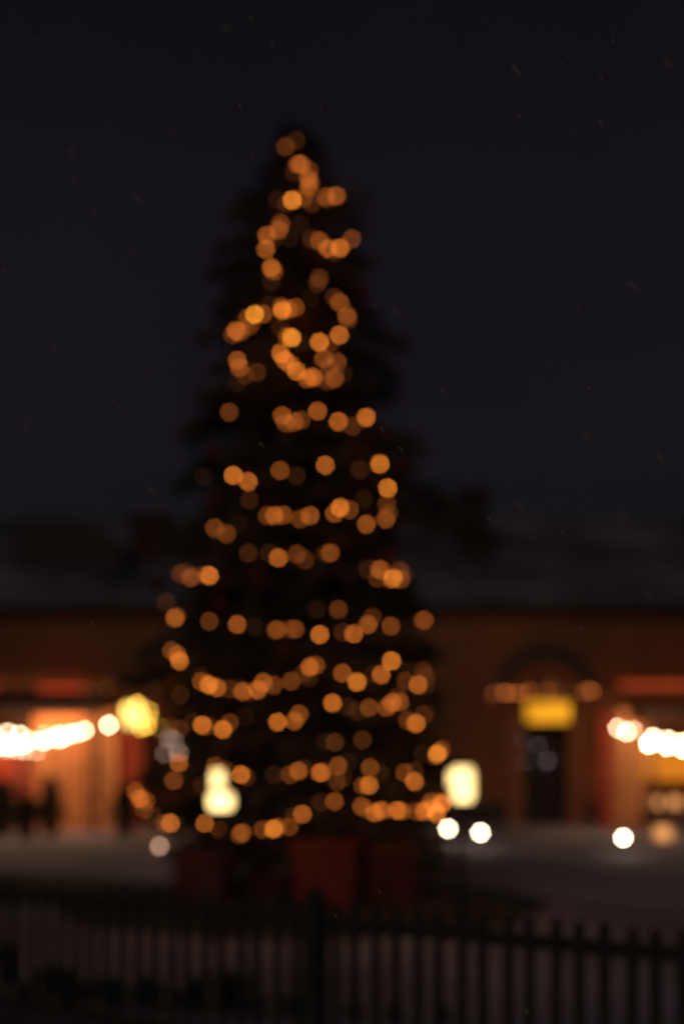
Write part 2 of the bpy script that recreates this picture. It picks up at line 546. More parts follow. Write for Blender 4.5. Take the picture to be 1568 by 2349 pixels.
ROWS = [
    ('short string of amber bulbs at the very top of the spruce', CC([(695, 218, .4), (690, 225, .22), (760, 178, .18),
        (770, 325, .5), (790, 325, .5), (842, 365, .35), (745, 378, .14), (835, 412, .5), (848, 435, .4), (838, 470, .5),
        (850, 442, .3), (735, 550, 1.0), (740, 545, .5), (805, 535, .35), (858, 570, .22), (700, 570, .2), (640, 545, .12),
        (945, 530, .45), (1008, 524, .55), (955, 545, .2), (1020, 525, .2)])),
    ('short curl of amber bulbs on the left under the tip of the spruce', CC([(665, 700, .35), (652, 735, .5),
        (575, 770, .6), (660, 690, .3), (570, 858, .6), (580, 800, .15), (610, 800, .15), (603, 973, .7), (620, 995, .4),
        (605, 1060, .12), (715, 790, .1), (785, 705, .1)])),
    ('short dip of amber bulbs on the right under the tip of the spruce', CC([(855, 795, .2), (905, 805, .5),
        (960, 853, .7), (1035, 850, .8), (1107, 792, .4), (1000, 880, .15), (905, 1040, .3), (893, 1072, .2),
        (850, 1165, .06)])),
    ('loop of amber bulbs on the right side of the upper spruce', CC([(1000, 1160, .22), (1033, 1192, .5),
        (1075, 1280, .45), (1080, 1275, .4), (1090, 1300, .2), (1030, 1395, .8), (1035, 1400, .2), (905, 1440, .9),
        (970, 1450, .3), (790, 1450, .1), (732, 1413, 1.1), (705, 1405, .5), (660, 1345, .15)])),
    ('bright string of amber bulbs falling to the left in the upper spruce', CC([(500, 1265, 1.2), (550, 1265, .5),
        (500, 1262, .4), (455, 1290, .4), (595, 1205, .12), (673, 1240, .9), (668, 1220, .5), (710, 1235, .5), (755, 1222, .45),
        (383, 1370, .7), (410, 1378, .4), (362, 1395, .3), (470, 1335, .4), (392, 1555, .6), (405, 1600, .5),
        (512, 1630, .25), (440, 1650, .2), (390, 1695, .1)])),
    ('string of amber bulbs slanting down to a bunch in the upper middle of the spruce', CC([(662, 1512, .8),
        (687, 1550, .7), (722, 1578, .6), (760, 1620, .8), (868, 1660, .7), (825, 1670, .5), (845, 1660, .4),
        (932, 1545, .5), (1018, 1565, .4), (970, 1585, .3), (1000, 1668, .5), (935, 1670, .2), (960, 1685, .2),
        (1050, 1640, .12)])),
    ('row of few amber bulbs across the spruce just under the bunched strings', CD([(467, 167, .38), (704, 182, .55),
        (720, 215, .4), (758, 210, .5), (788, 202, .35), (862, 162, .65), (955, 208, .75), (1018, 230, .3),
        (1080, 190, .85)])),
    ('widely spaced row of amber bulbs across the middle of the spruce', CD([(485, 450, .9), (552, 478, .75),
        (695, 427, .5), (768, 450, .14), (897, 404, .75), (1050, 425, .16), (1141, 398, .95), (350, 455, .08),
        (1176, 506, .95), (1172, 575, .3), (1180, 620, .3), (1166, 645, .5), (1081, 668, .6)])),
    ('close row of amber bulbs in the centre of the spruce with two bright pairs', CD([(558, 560, .17), (510, 665, .06),
        (637, 630, .35), (670, 631, .8), (672, 632, .4), (710, 627, .5), (785, 645, .4), (830, 630, .6), (938, 620, .55),
        (963, 594, .9), (1005, 604, .4), (1068, 555, .12)])),
    ('faint row of amber bulbs above the mid waist of the spruce', CD([(402, 685, .4), (418, 695, .2), (455, 712, .4),
        (552, 797, .2), (645, 797, .13), (687, 819, .75), (770, 803, .35), (808, 828, .25), (919, 797, .5), (958, 780, .4),
        (895, 800, .15)])),
    ('tight cluster of bright amber bulbs on the right flank of the spruce', CD([(1085, 870, .15), (1138, 870, .5),
        (1147, 875, .4), (1200, 910, 1.1), (1195, 915, .6), (1230, 875, .3), (1235, 915, .4), (1130, 910, .3),
        (1250, 890, .15)])),
    ('four amber bulbs in a short run on the left flank of the spruce', CD([(247, 890, .25), (270, 885, .2),
        (295, 908, .4), (310, 900, .25), (378, 899, .9), (360, 895, .3), (185, 1018, .16)])),
    ('long level row of amber bulbs across the lower middle of the spruce', CD([(228, 1085, .7), (222, 1090, .4),
        (232, 1080, .3), (378, 1103, .35), (503, 1117, .65), (580, 1128, .1), (680, 1140, .5), (672, 1145, .25),
        (762, 1137, .45), (735, 1140, .25), (872, 1163, .85), (858, 1050, .1), (955, 1050, .35), (975, 1152, .2),
        (1023, 1160, .75), (1088, 1118, .6), (1108, 1085, .25), (1190, 1125, .45), (1330, 1100, .2), (1340, 1098, .45)])),
    ('deep swag of closely set amber bulbs on the left half of the lower spruce', CE([(248, 107, .4), (273, 125, .6),
        (281, 150, .8), (265, 125, .2), (370, 212, .15), (372, 236, .5), (404, 250, .9), (437, 262, .7), (490, 267, .25),
        (545, 278, .6), (530, 265, .15), (573, 278, .3), (608, 272, .7), (630, 240, .6), (673, 252, .4), (747, 235, .4),
        (825, 175, .7), (850, 168, .45), (800, 200, .25), (820, 220, .15), (285, 292, .16)])),
    ('string of amber bulbs rising to the right on the lower right of the spruce', CE([(961, 201, .6), (1022, 239, .95),
        (1123, 208, .75), (1166, 150, .95), (1090, 205, .15), (1225, 235, .3), (1277, 250, .75), (1295, 190, .25),
        (1310, 215, .2), (1220, 190, .1), (1310, 250, .15)])),
    ('short bunched run of amber bulbs beneath the string rising to the right', CE([(919, 326, .85), (985, 340, .15),
        (1020, 360, .15), (1072, 345, .45), (1145, 345, .5), (1168, 325, .6), (1200, 322, .5), (1190, 300, .25),
        (1230, 390, .2), (1268, 412, .9), (1262, 410, .5), (1300, 375, .25), (1320, 368, .2), (1235, 400, .3)])),
    ('broken row of paired amber bulbs under the deep left swag', CE([(375, 418, .85), (388, 425, .3), (462, 437, .9),
        (490, 408, .35), (335, 405, .15), (410, 420, .2), (690, 405, .85), (760, 402, .6), (780, 372, .5), (555, 385, .07),
        (280, 435, .25), (240, 425, .2)])),
    ('two dim amber bulbs and a run of clustered ones behind the cream lantern', CE([(278, 575, .7), (255, 651, .4),
        (262, 648, .3), (435, 610, .5), (465, 605, .6), (538, 625, .85), (560, 635, .2), (375, 670, .15), (430, 590, .4)])),
    ('row of amber bulbs across the middle of the lower spruce skirt', CE([(675, 625, .13), (740, 625, .35),
        (777, 610, .6), (800, 600, .15), (866, 618, .7), (875, 615, .6), (943, 588, .5), (938, 655, .3), (965, 640, .15),
        (928, 490, .3), (890, 490, .1), (1045, 480, .25), (985, 570, .1)])),
    ('sparse amber bulbs on the right of the lower spruce skirt', CE([(1076, 596, .45), (1120, 620, .14),
        (1045, 672, .4), (1072, 670, .8), (1220, 618, .4), (1262, 610, .2), (1261, 654, .75), (1270, 660, .2),
        (1295, 540, .12), (1355, 540, 1.1), (1365, 530, .5), (1375, 520, .35), (1350, 550, .3)])),
    ('bottom swag of amber bulbs drooping on the left under the spruce', CE([(97, 695, .55), (115, 725, .7),
        (140, 735, .4), (125, 740, .18), (133, 770, .3), (165, 790, .2), (243, 828, .8), (220, 830, .4), (270, 830, .1),
        (386, 830, .7), (452, 856, .8), (545, 868, .45), (530, 878, .35), (535, 868, .3), (628, 855, .4),
        (673, 853, 1.0), (680, 855, .3), (690, 845, .4), (740, 843, .4), (760, 800, .2), (794, 791, .7)])),
    ('bottom right string of amber bulbs ending in a bright bunch by the cream lamp', CE([(928, 737, .5),
        (870, 740, .16), (1040, 757, .5), (1095, 785, .7), (1120, 775, .6), (1135, 775, .4), (1190, 775, .8),
        (1210, 778, .5), (1060, 770, .3), (1300, 780, .7), (1315, 770, .6), (1340, 765, .5), (1355, 790, .9),
        (1375, 750, .7), (1365, 740, .5), (1385, 740, .6), (1270, 780, .4), (1330, 740, .5)])),
]
for label, pts in ROWS:
    light_string(label, [(on_tree(x, y, b), b) for x, y, b in pts], tree_bulb, TREE_GAIN,
                 'strings of amber bulbs wound around the spruce')

# red baubles among the branches
bm_ = MB()
R_ = 0.075
bm_.lathe([(0.004, -R_)] + [(R_ * math.cos(a), R_ * math.sin(a)) for a in [math.radians(-90 + 15 * i) for i in range(1, 12)]]
          + [(0.004, R_)], 18, mi=0)
bm_.lathe([(0.018, R_ - 0.004), (0.018, R_ + 0.018), (0.012, R_ + 0.022)], 10, mi=1)
BA = [(815, 1035, 'under the few-bulb row, right of centre'), (490, 1040, 'at the left edge of the spruce middle'),
      (487, 1145, 'lower left of the widely spaced row'), (700, 735, 'inside the right loop of the upper spruce'),
      (725, 590, 'between the two curls near the top'), (362, 1340, 'far out on the left flank of the spruce'),
      (500, 1385, 'above the long level row, on the left'), (895, 1270, 'above the bright cluster on the right flank'),
      (650, 1485, 'below the long level row, near the centre'), (770, 1250, 'at the right end of the faint row'),
      (835, 670, 'right of the upper loop of the spruce'), (590, 1325, 'in the dark gap at the waist of the spruce')]
bsrc = None
for x, y, w in BA:
    if bsrc is None:
        o = bm_.build('bauble', [M['bauble'], M['iron']], smooth=True)
        bsrc = o
    else:
        o = bsrc.copy()
        COL.objects.link(o)
    o.location = on_tree(x, y, 1)
    tag(o, 'dim red bauble ' + w, 'bauble', 'red baubles hanging on the spruce')

# ------------------------------------------------------------------ red boxes at the foot of the spruce
def red_box(px0, px1, ytop, d, label, m, dep=0.6, rz=0.0):
    w = (px1 - px0) / F * d
    zt = CAMZ - (ytop - HOR) / F * d
    c = P((px0 + px1) / 2, 2000, d)
    z0 = 0.10
    t = thing('red_box', label, 'box', (c.x, d + dep / 2, z0), 'red boxes around the foot of the spruce', rz)
    h = zt - z0
    a = MB(); a.box((0, 0, h * 0.44), (w * 0.94, dep * 0.94, h * 0.88)); bevel(a.build('box_body', m, t), 0.015)
    b = MB(); b.box((0, 0, h * 0.92 + 0.004), (w, dep, h * 0.16)); bevel(b.build('lid', m, t), 0.015)
    return t


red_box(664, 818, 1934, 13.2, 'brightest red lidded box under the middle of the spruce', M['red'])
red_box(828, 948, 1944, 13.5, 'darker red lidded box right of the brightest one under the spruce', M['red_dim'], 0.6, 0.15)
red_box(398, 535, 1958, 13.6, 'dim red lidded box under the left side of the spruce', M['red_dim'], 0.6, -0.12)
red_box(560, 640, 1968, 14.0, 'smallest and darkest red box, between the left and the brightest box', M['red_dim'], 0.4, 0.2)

# ------------------------------------------------------------------ picket fence
A = P(0, 2047, 8.1); B = P(1534, 2187, 5.75)
A.z = B.z = 0
dirv = (B - A).normalized()
ang = math.atan2(dirv.y, dirv.x)
fence = thing('picket_fence', 'low dark picket fence running across the foreground snow', 'fence', A, None, ang)
LEN = (B - A).length
post_t = None
for i in range(4000):                                     # where the line of sight at x=722 meets the fence
    t = LEN * i / 4000
    q = A + dirv * t
    if q.x / q.y >= (722 - W / 2) / F:
        post_t = t
        break
t0, t1 = -1.3, LEN + 1.6
rl = MB()
rl.box(((t0 + t1) / 2, 0.03, 0.845), (t1 - t0, 0.032, 0.062))
rl.build('rail', M['fence'], fence)
rl = MB()
rl.box(((t0 + t1) / 2, 0.03, 0.22), (t1 - t0, 0.032, 0.062))
rl.build('rail', M['fence'], fence)
pk = MB()
w_, d_ = 0.022, 0.010
for y in (-d_, d_):
    pk.face([(-w_, y, 0.05), (w_, y, 0.05), (w_, y, 0.93), (w_ * 0.55, y, 0.958), (-w_ * 0.55, y, 0.958), (-w_, y, 0.93)][::(1 if y < 0 else -1)])
prof = [(-w_, 0.05), (w_, 0.05), (w_, 0.93), (w_ * 0.55, 0.958), (-w_ * 0.55, 0.958), (-w_, 0.93)]
for (xa, za), (xb, zb) in zip(prof, prof[1:] + prof[:1]):
    pk.face([(xa, d_, za), (xb, d_, zb), (xb, -d_, zb), (xa, -d_, za)])
p0 = pk.build('picket', M['fence'], fence)
pitch = 0.1155
ts = []
t = post_t + pitch * 1.02
while t < t1 - 0.02:
    ts.append(t); t += pitch
t = post_t - pitch * 1.02
while t > t0 + 0.02:
    ts.append(t); t -= pitch
for i, t in enumerate(sorted(ts)):
    o = p0 if i == 0 else p0.copy()
    if i:
        COL.objects.link(o)
    o.location = (t, 0, random.uniform(-0.014, 0.010))
    o.rotation_euler = (0, random.uniform(-0.014, 0.014), 0)
po = MB()
po.box((0, 0, 0.47), (0.088, 0.088, 0.94))
po.lathe([(0.052, 0.94), (0.056, 0.955), (0.047, 0.98), (0.030, 1.0), (0.01, 1.01)], 16)
pp = po.build('post', M['fence'], fence)
pp.location = (post_t, 0.0, 0)
pp2 = pp.copy(); COL.objects.link(pp2); pp2.location = (post_t - 2.55, 0, 0)
pp3 = pp.copy(); COL.objects.link(pp3); pp3.location = (post_t + 2.95, 0, 0)


# low dry shrubs behind the fence
def shrub_mesh(seed, h, r):
    random.seed(seed)
    mb = MB()
    st = MB()
    for k in range(26):
        a = random.random() * 6.28
        e = random.uniform(0.05, 0.35)
        d = Vector((math.cos(a) * e, math.sin(a) * e, 1)).normalized()
        L = h * random.uniform(0.6, 1.05)
        b = Vector((math.cos(a) * r * 0.3, math.sin(a) * r * 0.3, 0))
        st.tube([b, b + d * L * 0.5, b + d * L], 0.006, 4, 0.002)
        needles(mb, b + d * L * 0.1, d, L * 0.95, 0.05, 60, 0.05)
    return mb, st


sp = [(18, 9.9, .30, .07), (60, 9.3, .10, .06), (112, 9.5, .20, .07), (158, 9.2, .24, .07), (205, 9.4, .10, .06), (252, 9.1, .20, .07),
      (318, 9.3, .12, .06), (352, 9.0, .20, .07), (418, 9.1, .10, .06), (452, 9.0, .20, .07), (512, 8.9, .26, .07), (548, 9.0, .24, .07),
      (590, 8.8, .12, .06), (672, 8.8, .14, .06), (812, 8.7, .10, .06), (905, 8.7, .08, .06), (1010, 8.7, .07, .06)]
for i, (px, d, h, r) in enumerate(sp):
    c = P(px, 2000, d); c.z = 0
    lv, st = shrub_mesh(100 + i, h, r)
    t = thing('low_shrub', 'low dark shrub poking out of the snow just behind the fence', 'shrub', c, 'low shrubs behind the fence')
    lv.build('leaves', M['shrub'], t)
    st.build('stems', M['bark'], t)
random.seed(21)

# ------------------------------------------------------------------ the long brick building behind
BD = 30.0
def bx(px): return (px - W / 2) / F * BD
def bz(py): return CAMZ - (py - HOR) / F * BD


eave = bz(1392)
bld = thing('market_building', 'long dim brick building with arched doorway and dark roof behind the square', 'building', (0, BD, 0))
x0, x1 = -22.0, 22.0
dc = bx(1250)
dw = (bx(1291) - bx(1196)) / 2 + 0.02        # half door opening
door_top = bz(1655)
wl = MB()                                    # front wall with a real opening
wl.box(((x0 + dc - dw) / 2, 0.2, eave / 2), (dc - dw - x0, 0.4, eave))
wl.box(((x1 + dc + dw) / 2, 0.2, eave / 2), (x1 - dc - dw, 0.4, eave))
wl.box((dc, 0.2, (door_top + eave) / 2), (2 * dw, 0.4, eave - door_top))
wl.box((x0 + 0.2, 5.2, eave / 2), (0.4, 9.6, eave))
wl.box((x1 - 0.2, 5.2, eave / 2), (0.4, 9.6, eave))
wl.box((0, 10.2, eave / 2), (x1 - x0, 0.4, eave))
wl.build('wall', M['brick'], bld)
pl_ = MB()
pl_.box(((x0 + dc - dw - 0.35) / 2, -0.04, 0.22), (dc - dw - 0.35 - x0, 0.08, 0.44))
pl_.box(((x1 + dc + dw + 0.35) / 2, -0.04, 0.22), (x1 - dc - dw - 0.35, 0.08, 0.44))
pl_.build('plinth', M['darkstone'], bld)
cn = MB(); cn.box((0, -0.16, eave - 0.07), (x1 - x0 + 0.3, 0.30, 0.14)); cn.build('cornice', M['darkstone'], bld)
ridge = bz(1175) * 1.10
rf = MB()
rf.face([(x0 - .3, -0.35, eave + 0.02), (x1 + .3, -0.35, eave + 0.02), (x1 + .3, 5.2, ridge), (x0 - .3, 5.2, ridge)])
rf.face([(x1 + .3, 10.8, eave + 0.02), (x0 - .3, 10.8, eave + 0.02), (x0 - .3, 5.2, ridge), (x1 + .3, 5.2, ridge)])
rf.face([(x0 - .3, -0.35, eave + 0.02), (x0 - .3, 5.2, ridge), (x0 - .3, 10.8, eave + 0.02)])
rf.face([(x1 + .3, -0.35, eave + 0.02), (x1 + .3, 10.8, eave + 0.02), (x1 + .3, 5.2, ridge)])
roof = rf.build('roof', M['roof'], bld)


def chimney(pxa, pxb, ytop, ybot, yy):
    d = BD + yy
    xa, xb = (pxa - W / 2) / F * d, (pxb - W / 2) / F * d
    zt = CAMZ - (ytop - HOR) / F * d
    zb = CAMZ - (ybot - HOR) / F * d
    c = MB()
    c.box(((xa + xb) / 2, yy + 0.4, (zt + zb) / 2), (xb - xa, 0.8, zt - zb))
    c.box(((xa + xb) / 2, yy + 0.4, zt + 0.08), (xb - xa + 0.16, 0.96, 0.16))
    c.build('chimney', M['brick_dark'], roof)


# dark attic storey standing on the roof at the left
ay = 1.6
def ap(px, py):
    d = BD + ay
    return ((px - W / 2) / F * d, CAMZ - (py - HOR) / F * d)
att = MB()
pr = [ap(32, 1345), ap(285, 1345), ap(285, 1245), ap(188, 1190), ap(32, 1186)]
att.face([(x, ay, zz) for x, zz in pr])
att.face([(x, ay + 5, zz) for x, zz in pr][::-1])
for (xa, za), (xb, zb) in zip(pr, pr[1:] + pr[:1]):
    att.face([(xb, ay, zb), (xa, ay, za), (xa, ay + 5, za), (xb, ay + 5, zb)])
att.build('attic', M['door'], roof)
chimney(300, 380, 1195, 1345, 2.2)
chimney(1062, 1118, 1135, 1330, 2.4)
# doorway: stone jambs, dark arch ring, door
jm = MB()
jm.box((dc - dw - 0.18, -0.06, door_top / 2 + 0.15), (0.36, 0.12, door_top + 0.3))
jm.build('door_jamb', M['stone'], bld)
jm = MB()
jm.box((dc + dw + 0.18, -0.06, door_top / 2 + 0.15), (0.36, 0.12, door_top + 0.3))
jm.build('door_jamb', M['stone'], bld)
ar = MB()
ro, ri, zc = 1.10, 0.82, bz(1600)
N = 24
for k in range(N):
    a0, a1 = math.pi * k / N, math.pi * (k + 1) / N
    q = [(dc + r * math.cos(a), zc + r * math.sin(a)) for r, a in ((ri, a0), (ro, a0), (ro, a1), (ri, a1))]
    ar.face([(x, -0.14, zz) for x, zz in q])
    ar.face([(q[1][0], -0.14, q[1][1]), (q[1][0], 0, q[1][1]), (q[2][0], 0, q[2][1]), (q[2][0], -0.14, q[2][1])])
    ar.face([(q[3][0], -0.14, q[3][1]), (q[3][0], 0, q[3][1]), (q[0][0], 0, q[0][1]), (q[0][0], -0.14, q[0][1])])
ar.build('door_arch', M['darkstone'], bld)
dr = MB()
dr.box((dc, 0.28, door_top / 2), (2 * dw - 0.006, 0.06, door_top - 0.004))
for s in (-1, 1):
    for zz, hh in ((0.55, 0.8), (1.55, 0.9)):
        dr.box((dc + s * dw * 0.5, 0.235, zz), (dw * 0.72, 0.03, hh))
dd = dr.build('door', M['door'], bld)
hd = MB(); hd.tube([(dc + 0.06, 0.2, 0.98), (dc + 0.06, 0.2, 1.16)], 0.012, 8); hd.build('handle', M['iron'], dd)
# dim lit windows seen through and beside the spruce
for px, py, w, h in ((628, 1700, 46, 60), (585, 1855, 46, 50)):
    c = (bx(px), bz(py))
    fr = MB(); fr.box((c[0], -0.02, c[1]), (w / F * BD + 0.14, 0.05, h / F * BD + 0.14)); wf = fr.build('window', M['darkstone'], bld)
    pn = MB(); pn.box((c[0], -0.055, c[1]), (w / F * BD, 0.02, h / F * BD)); pn.build('pane', M['ember_glow'], wf)

# lit sign over the door
sg = thing('lit_sign', 'glowing yellow rectangular sign above the dark arched doorway', 'sign', (dc, BD - 0.30, bz(1633.5)))
sw, sh = 98 / F * BD, 47 / F * BD
a = MB(); a.box((0, 0.06, 0), (sw + 0.05, 0.12, sh + 0.05)); bevel(a.build('sign_case', M['iron'], sg), 0.01)
a = MB(); a.box((0, -0.012, 0), (sw, 0.02, sh)); pnl = a.build('sign_panel', M['sign_glow'], sg)
a = MB()
for k in range(-3, 3):
    a.box((k * 0.075, -0.03, 0.0), (0.012, 0.01, sh * 0.8))
a.box((0.25, -0.03, 0), (0.012, 0.01, sh * 0.9))
a.box((0.02, -0.042, -0.02), (sw * 0.78, 0.01, 0.010))
a.build('sign_bar', M['sign_glow'], sg)
a = MB()
for s in (-1, 1):
    a.box((s * sw * 0.35, 0.2, 0), (0.03, 0.18, 0.03))
a.build('bracket', M['iron'], sg)


def warm(k=(1, .78, .52)):
    return lambda b: [b * c for c in k]


FAR_GAIN = 1.0 / ((0.055 / 28 * F / 50.0) ** 2)


def Z1(l): return conv(l, 2.24, 0, 2600)
def Z2(l): return conv(l, 2.936, 2250, 2600)
def ZF(l): return conv(l, 2.24, 1650, 2500)


STR = 'strings of bulbs on the market front'
light_string('dim string of amber bulbs across the arch just above the yellow sign',
             [(P(x, y, 29.4), b) for x, y, b in ZF([(725, 620, .2), (740, 600, .12), (820, 600, .3), (840, 610, .3), (905, 612, .3), (960, 612, .3),
              (1040, 600, .3), (1050, 575, .12), (1210, 590, .22), (1215, 650, .15), (1290, 600, .14), (1420, 600, .1), (1240, 540, .12)])
              + Z2([(230, 500, .14), (290, 460, .18), (340, 485, .36), (265, 500, .18)])],
             far_bulb, FAR_GAIN, STR)
light_string('faint pale bulbs hanging in the dark doorway beneath the yellow sign',
             [(P(x, y, 29.6), b) for x, y, b in ZF([(1120, 1080, .028), (1210, 1210, .032), (1190, 1240, .015), (1010, 1220, .012),
              (990, 1040, .012)])], far_bulb, FAR_GAIN, STR, tint=warm((.55, .46, .45)))
light_string('row of dazzling white bulbs along the edge of the left stall',
             [(P(x, y, 26.65), b * 1.0) for x, y, b in Z1([(-60, 890, 1.5), (-20, 800, 1.2), (70, 740, .8), (40, 855, 1.6), (180, 755, .8), (200, 850, 1.3), (100, 860, 1.5),
              (270, 810, .9), (60, 890, .3), (150, 890, .3), (220, 900, .3), (330, 905, .22), (390, 815, 1.3), (400, 760, .35),
              (470, 790, 1.1), (530, 760, .9), (540, 800, .8), (590, 775, .9), (640, 745, .8), (700, 745, .7), (760, 720, .85),
              (975, 672, 1.1)])], far_bulb, FAR_GAIN, STR, tint=warm((1, .76, .46)))
light_string('faint amber bulbs under the eave left of the spruce, above the yellow lantern',
             [(P(x, y, 27.5), b) for x, y, b in Z1([(800, 355, .10), (960, 345, .12), (840, 370, .07), (1100, 360, .07), (1150, 350, .07),
              (1350, 365, .09), (1390, 350, .06), (1210, 350, .05)])], far_bulb, FAR_GAIN, STR)
light_string('amber and pale bulbs trailing down right of the yellow lantern',
             [(P(x, y, 25.5), b) for x, y, b in Z1([(1340, 545, .5), (1330, 610, .5), (1320, 680, .7), (1230, 480, .8), (1130, 520, .5),
              (1270, 700, .6), (1430, 700, .3), (1500, 720, .16)])], far_bulb, FAR_GAIN, STR,
             tint=lambda b: [0.50 * b, 0.27 * b, 0.03 * b])
light_string('pale pinkish bulbs beside the left edge of the spruce',
             [(P(x, y, 25.0), b) for x, y, b in [(385, 1690, .09), (400, 1698, .05), (412, 1725, .30), (378, 1728, .05), (395, 1672, .05)]],
             far_bulb, FAR_GAIN, STR, tint=warm((1, .66, .5)))
light_string('row of dazzling white bulbs at the right edge along the right stall',
             [(P(x, y, 26.65), b * 1.1) for x, y, b in Z2([(640, 915, .55), (745, 965, .8), (820, 940, .35), (1005, 1105, 1.9), (1030, 1080, 1.0), (1060, 1025, 1.0),
              (1215, 1130, 1.9), (1230, 1050, 1.0), (1400, 1160, 1.9), (1420, 1080, 1.2), (1560, 1190, 1.8), (1700, 1200, 1.5)])],
             far_bulb, FAR_GAIN, STR, tint=warm((1, .76, .46)))


# ------------------------------------------------------------------ the two lit stalls
def curtain(name, xa, xb, zt, y, m, parent, fold=0.045, per=0.28, seed=1):
    rnd = random.Random(seed)
    mb = MB()
    n = max(8, int((xb - xa) / 0.03))
    ph = rnd.random() * 6
    prev = None
    for i in range(n + 1):
        x = xa + (xb - xa) * i / n
        yy = y + fold * math.sin(2 * math.pi * (x - xa) / per + ph) + fold * 0.5 * math.sin(2 * math.pi * (x - xa) / (per * 2.7) + 1)
        cur = (x, yy)
        if prev:
            mb.face([(prev[0], prev[1], 0.02), (cur[0], cur[1], 0.02), (cur[0], cur[1], zt), (prev[0], prev[1], zt)])
        prev = cur
    return mb.build(name, m, parent, True)


SD = 28.0
def sx(px): return (px - W / 2) / F * SD
def sz(py): return CAMZ - (py - HOR) / F * SD


ls = thing('market_stall', 'left market stall with peach lit curtain and dark canopy', 'stall', (0, SD, 0), 'market stalls in front of the building')
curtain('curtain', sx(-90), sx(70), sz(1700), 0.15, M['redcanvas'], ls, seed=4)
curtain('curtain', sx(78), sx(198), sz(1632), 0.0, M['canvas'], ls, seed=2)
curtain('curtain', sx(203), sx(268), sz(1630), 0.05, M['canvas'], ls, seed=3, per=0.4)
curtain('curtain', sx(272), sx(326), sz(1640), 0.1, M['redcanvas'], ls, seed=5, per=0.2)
cp = MB()
cpx0, cpx1 = sx(-120), sx(255)
zt_, zb_ = sz(1598), sz(1636)
for (ya, yb, za, zb) in ((-1.1, 0.9, zb_ + 0.02, zt_ + 0.12),):
    cp.face([(cpx0, ya, za + .10), (cpx1, ya, za + .10), (cpx1, yb, zb + .06), (cpx0, yb, zb + .06)])
    cp.face([(cpx0, yb, zb), (cpx1, yb, zb), (cpx1, ya, za), (cpx0, ya, za)])
    cp.face([(cpx0, ya, za - .08), (cpx1, ya, za - .08), (cpx1, ya, za + .10), (cpx0, ya, za + .10)])
    cp.face([(cpx1, ya, za - .08), (cpx1, yb, zb - .02), (cpx1, yb, zb + .06), (cpx1, ya, za + .10)])
cp.build('canopy', M['darkwood'], ls)
q = MB(); q.box(((sx(70) + sx(215)) / 2, -0.42, zb_ + 0.075), (sx(215) - sx(70), 0.06, 0.03)); q.build('fill_strip', M['fill_strip_glow'], ls)  # added strip, out of sight under the canopy, to brighten the curtains
q = MB(); q.box(((sx(-90) + sx(20)) / 2, -0.42, zb_ + 0.075), (sx(20) - sx(-90), 0.06, 0.03)); q.build('fill_strip', M['fill_strip_glow'], ls)  # second added fill strip, for the left end of the stall
for px in (-100, 75, 240):
    q = MB(); q.box((sx(px), -0.95, sz(1645) / 2), (0.08, 0.08, sz(1645))); q.build('pole', M['darkwood'], ls)
ct = MB(); ct.box((sx(-20), -0.6, 0.45), (1.2, 0.5, 0.9)); ct.box((sx(-20), -0.6, 0.925), (1.3, 0.6, 0.05)); ct.build('counter', M['darkwood'], ls)

rs = thing('market_stall', 'right market stall with red edged curtain and glowing orange front', 'stall', (0, SD, 0), 'market stalls in front of the building')
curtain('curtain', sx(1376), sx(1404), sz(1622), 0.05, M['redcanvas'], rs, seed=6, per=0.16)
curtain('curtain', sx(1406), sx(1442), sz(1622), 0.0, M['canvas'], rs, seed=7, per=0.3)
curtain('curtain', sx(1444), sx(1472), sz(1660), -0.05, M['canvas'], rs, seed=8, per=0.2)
op = MB(); op.box((sx(1575), 0.3, (sz(1712) + sz(1790)) / 2), (sx(1670) - sx(1480), 0.04, sz(1712) - sz(1790))); op.build('back_panel', M['orange_glow'], rs)  # panel emission stands in for lamplight on the stall's orange interior
ct = MB(); ct.box((sx(1575), -0.2, sz(1850) / 2), (sx(1670) - sx(1476), 0.5, sz(1850))); ct.build('counter', M['darkwood'], rs)
cp = MB()
cpx0, cpx1 = sx(1440), sx(1680)
for (ya, yb, za, zb) in ((-1.1, 0.9, sz(1640), sz(1612)),):
    cp.face([(cpx0, ya, za + .10), (cpx1, ya, za + .10), (cpx1, yb, zb + .06), (cpx0, yb, zb + .06)])
    cp.face([(cpx0, yb, zb), (cpx1, yb, zb), (cpx1, ya, za), (cpx0, ya, za)])
    cp.face([(cpx0, ya, za - .08), (cpx1, ya, za - .08), (cpx1, ya, za + .10), (cpx0, ya, za + .10)])
    cp.face([(cpx0, ya, za - .08), (cpx0, ya, za + .10), (cpx0, yb, zb + .06), (cpx0, yb, zb - .02)])
cp.build('canopy', M['darkwood'], rs)
q = MB(); q.box(((sx(1446) + sx(1500)) / 2, -0.42, sz(1640) + 0.055), (sx(1500) - sx(1446), 0.06, 0.03)); q.build('fill_strip', M['fill_strip_glow'], rs)  # added hidden strip that brightens the right stall's curtains
for px in (1470, 1660):
    q = MB(); q.box((sx(px), -0.95, sz(1655) / 2), (0.08, 0.08, sz(1655))); q.build('pole', M['darkwood'], rs)


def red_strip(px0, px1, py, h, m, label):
    t = thing('red_glow_strip', label, 'sign', (bx((px0 + px1) / 2), BD - 0.25, bz(py)), 'red glowing strips on the building')
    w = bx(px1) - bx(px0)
    a = MB(); a.tube([(-w / 2, 0, 0), (w / 2, 0, 0)], h / 2, 10); a.build('glow_tube', m, t, True)  # emissive tube stands in for the red glow above the stalls, tinting the wall
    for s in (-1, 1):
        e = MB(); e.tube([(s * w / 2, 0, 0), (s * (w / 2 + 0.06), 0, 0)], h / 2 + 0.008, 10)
        e.box((s * (w / 2 + 0.03), 0.13, 0), (0.03, 0.25, 0.03)); e.build('bracket', M['iron'], t)


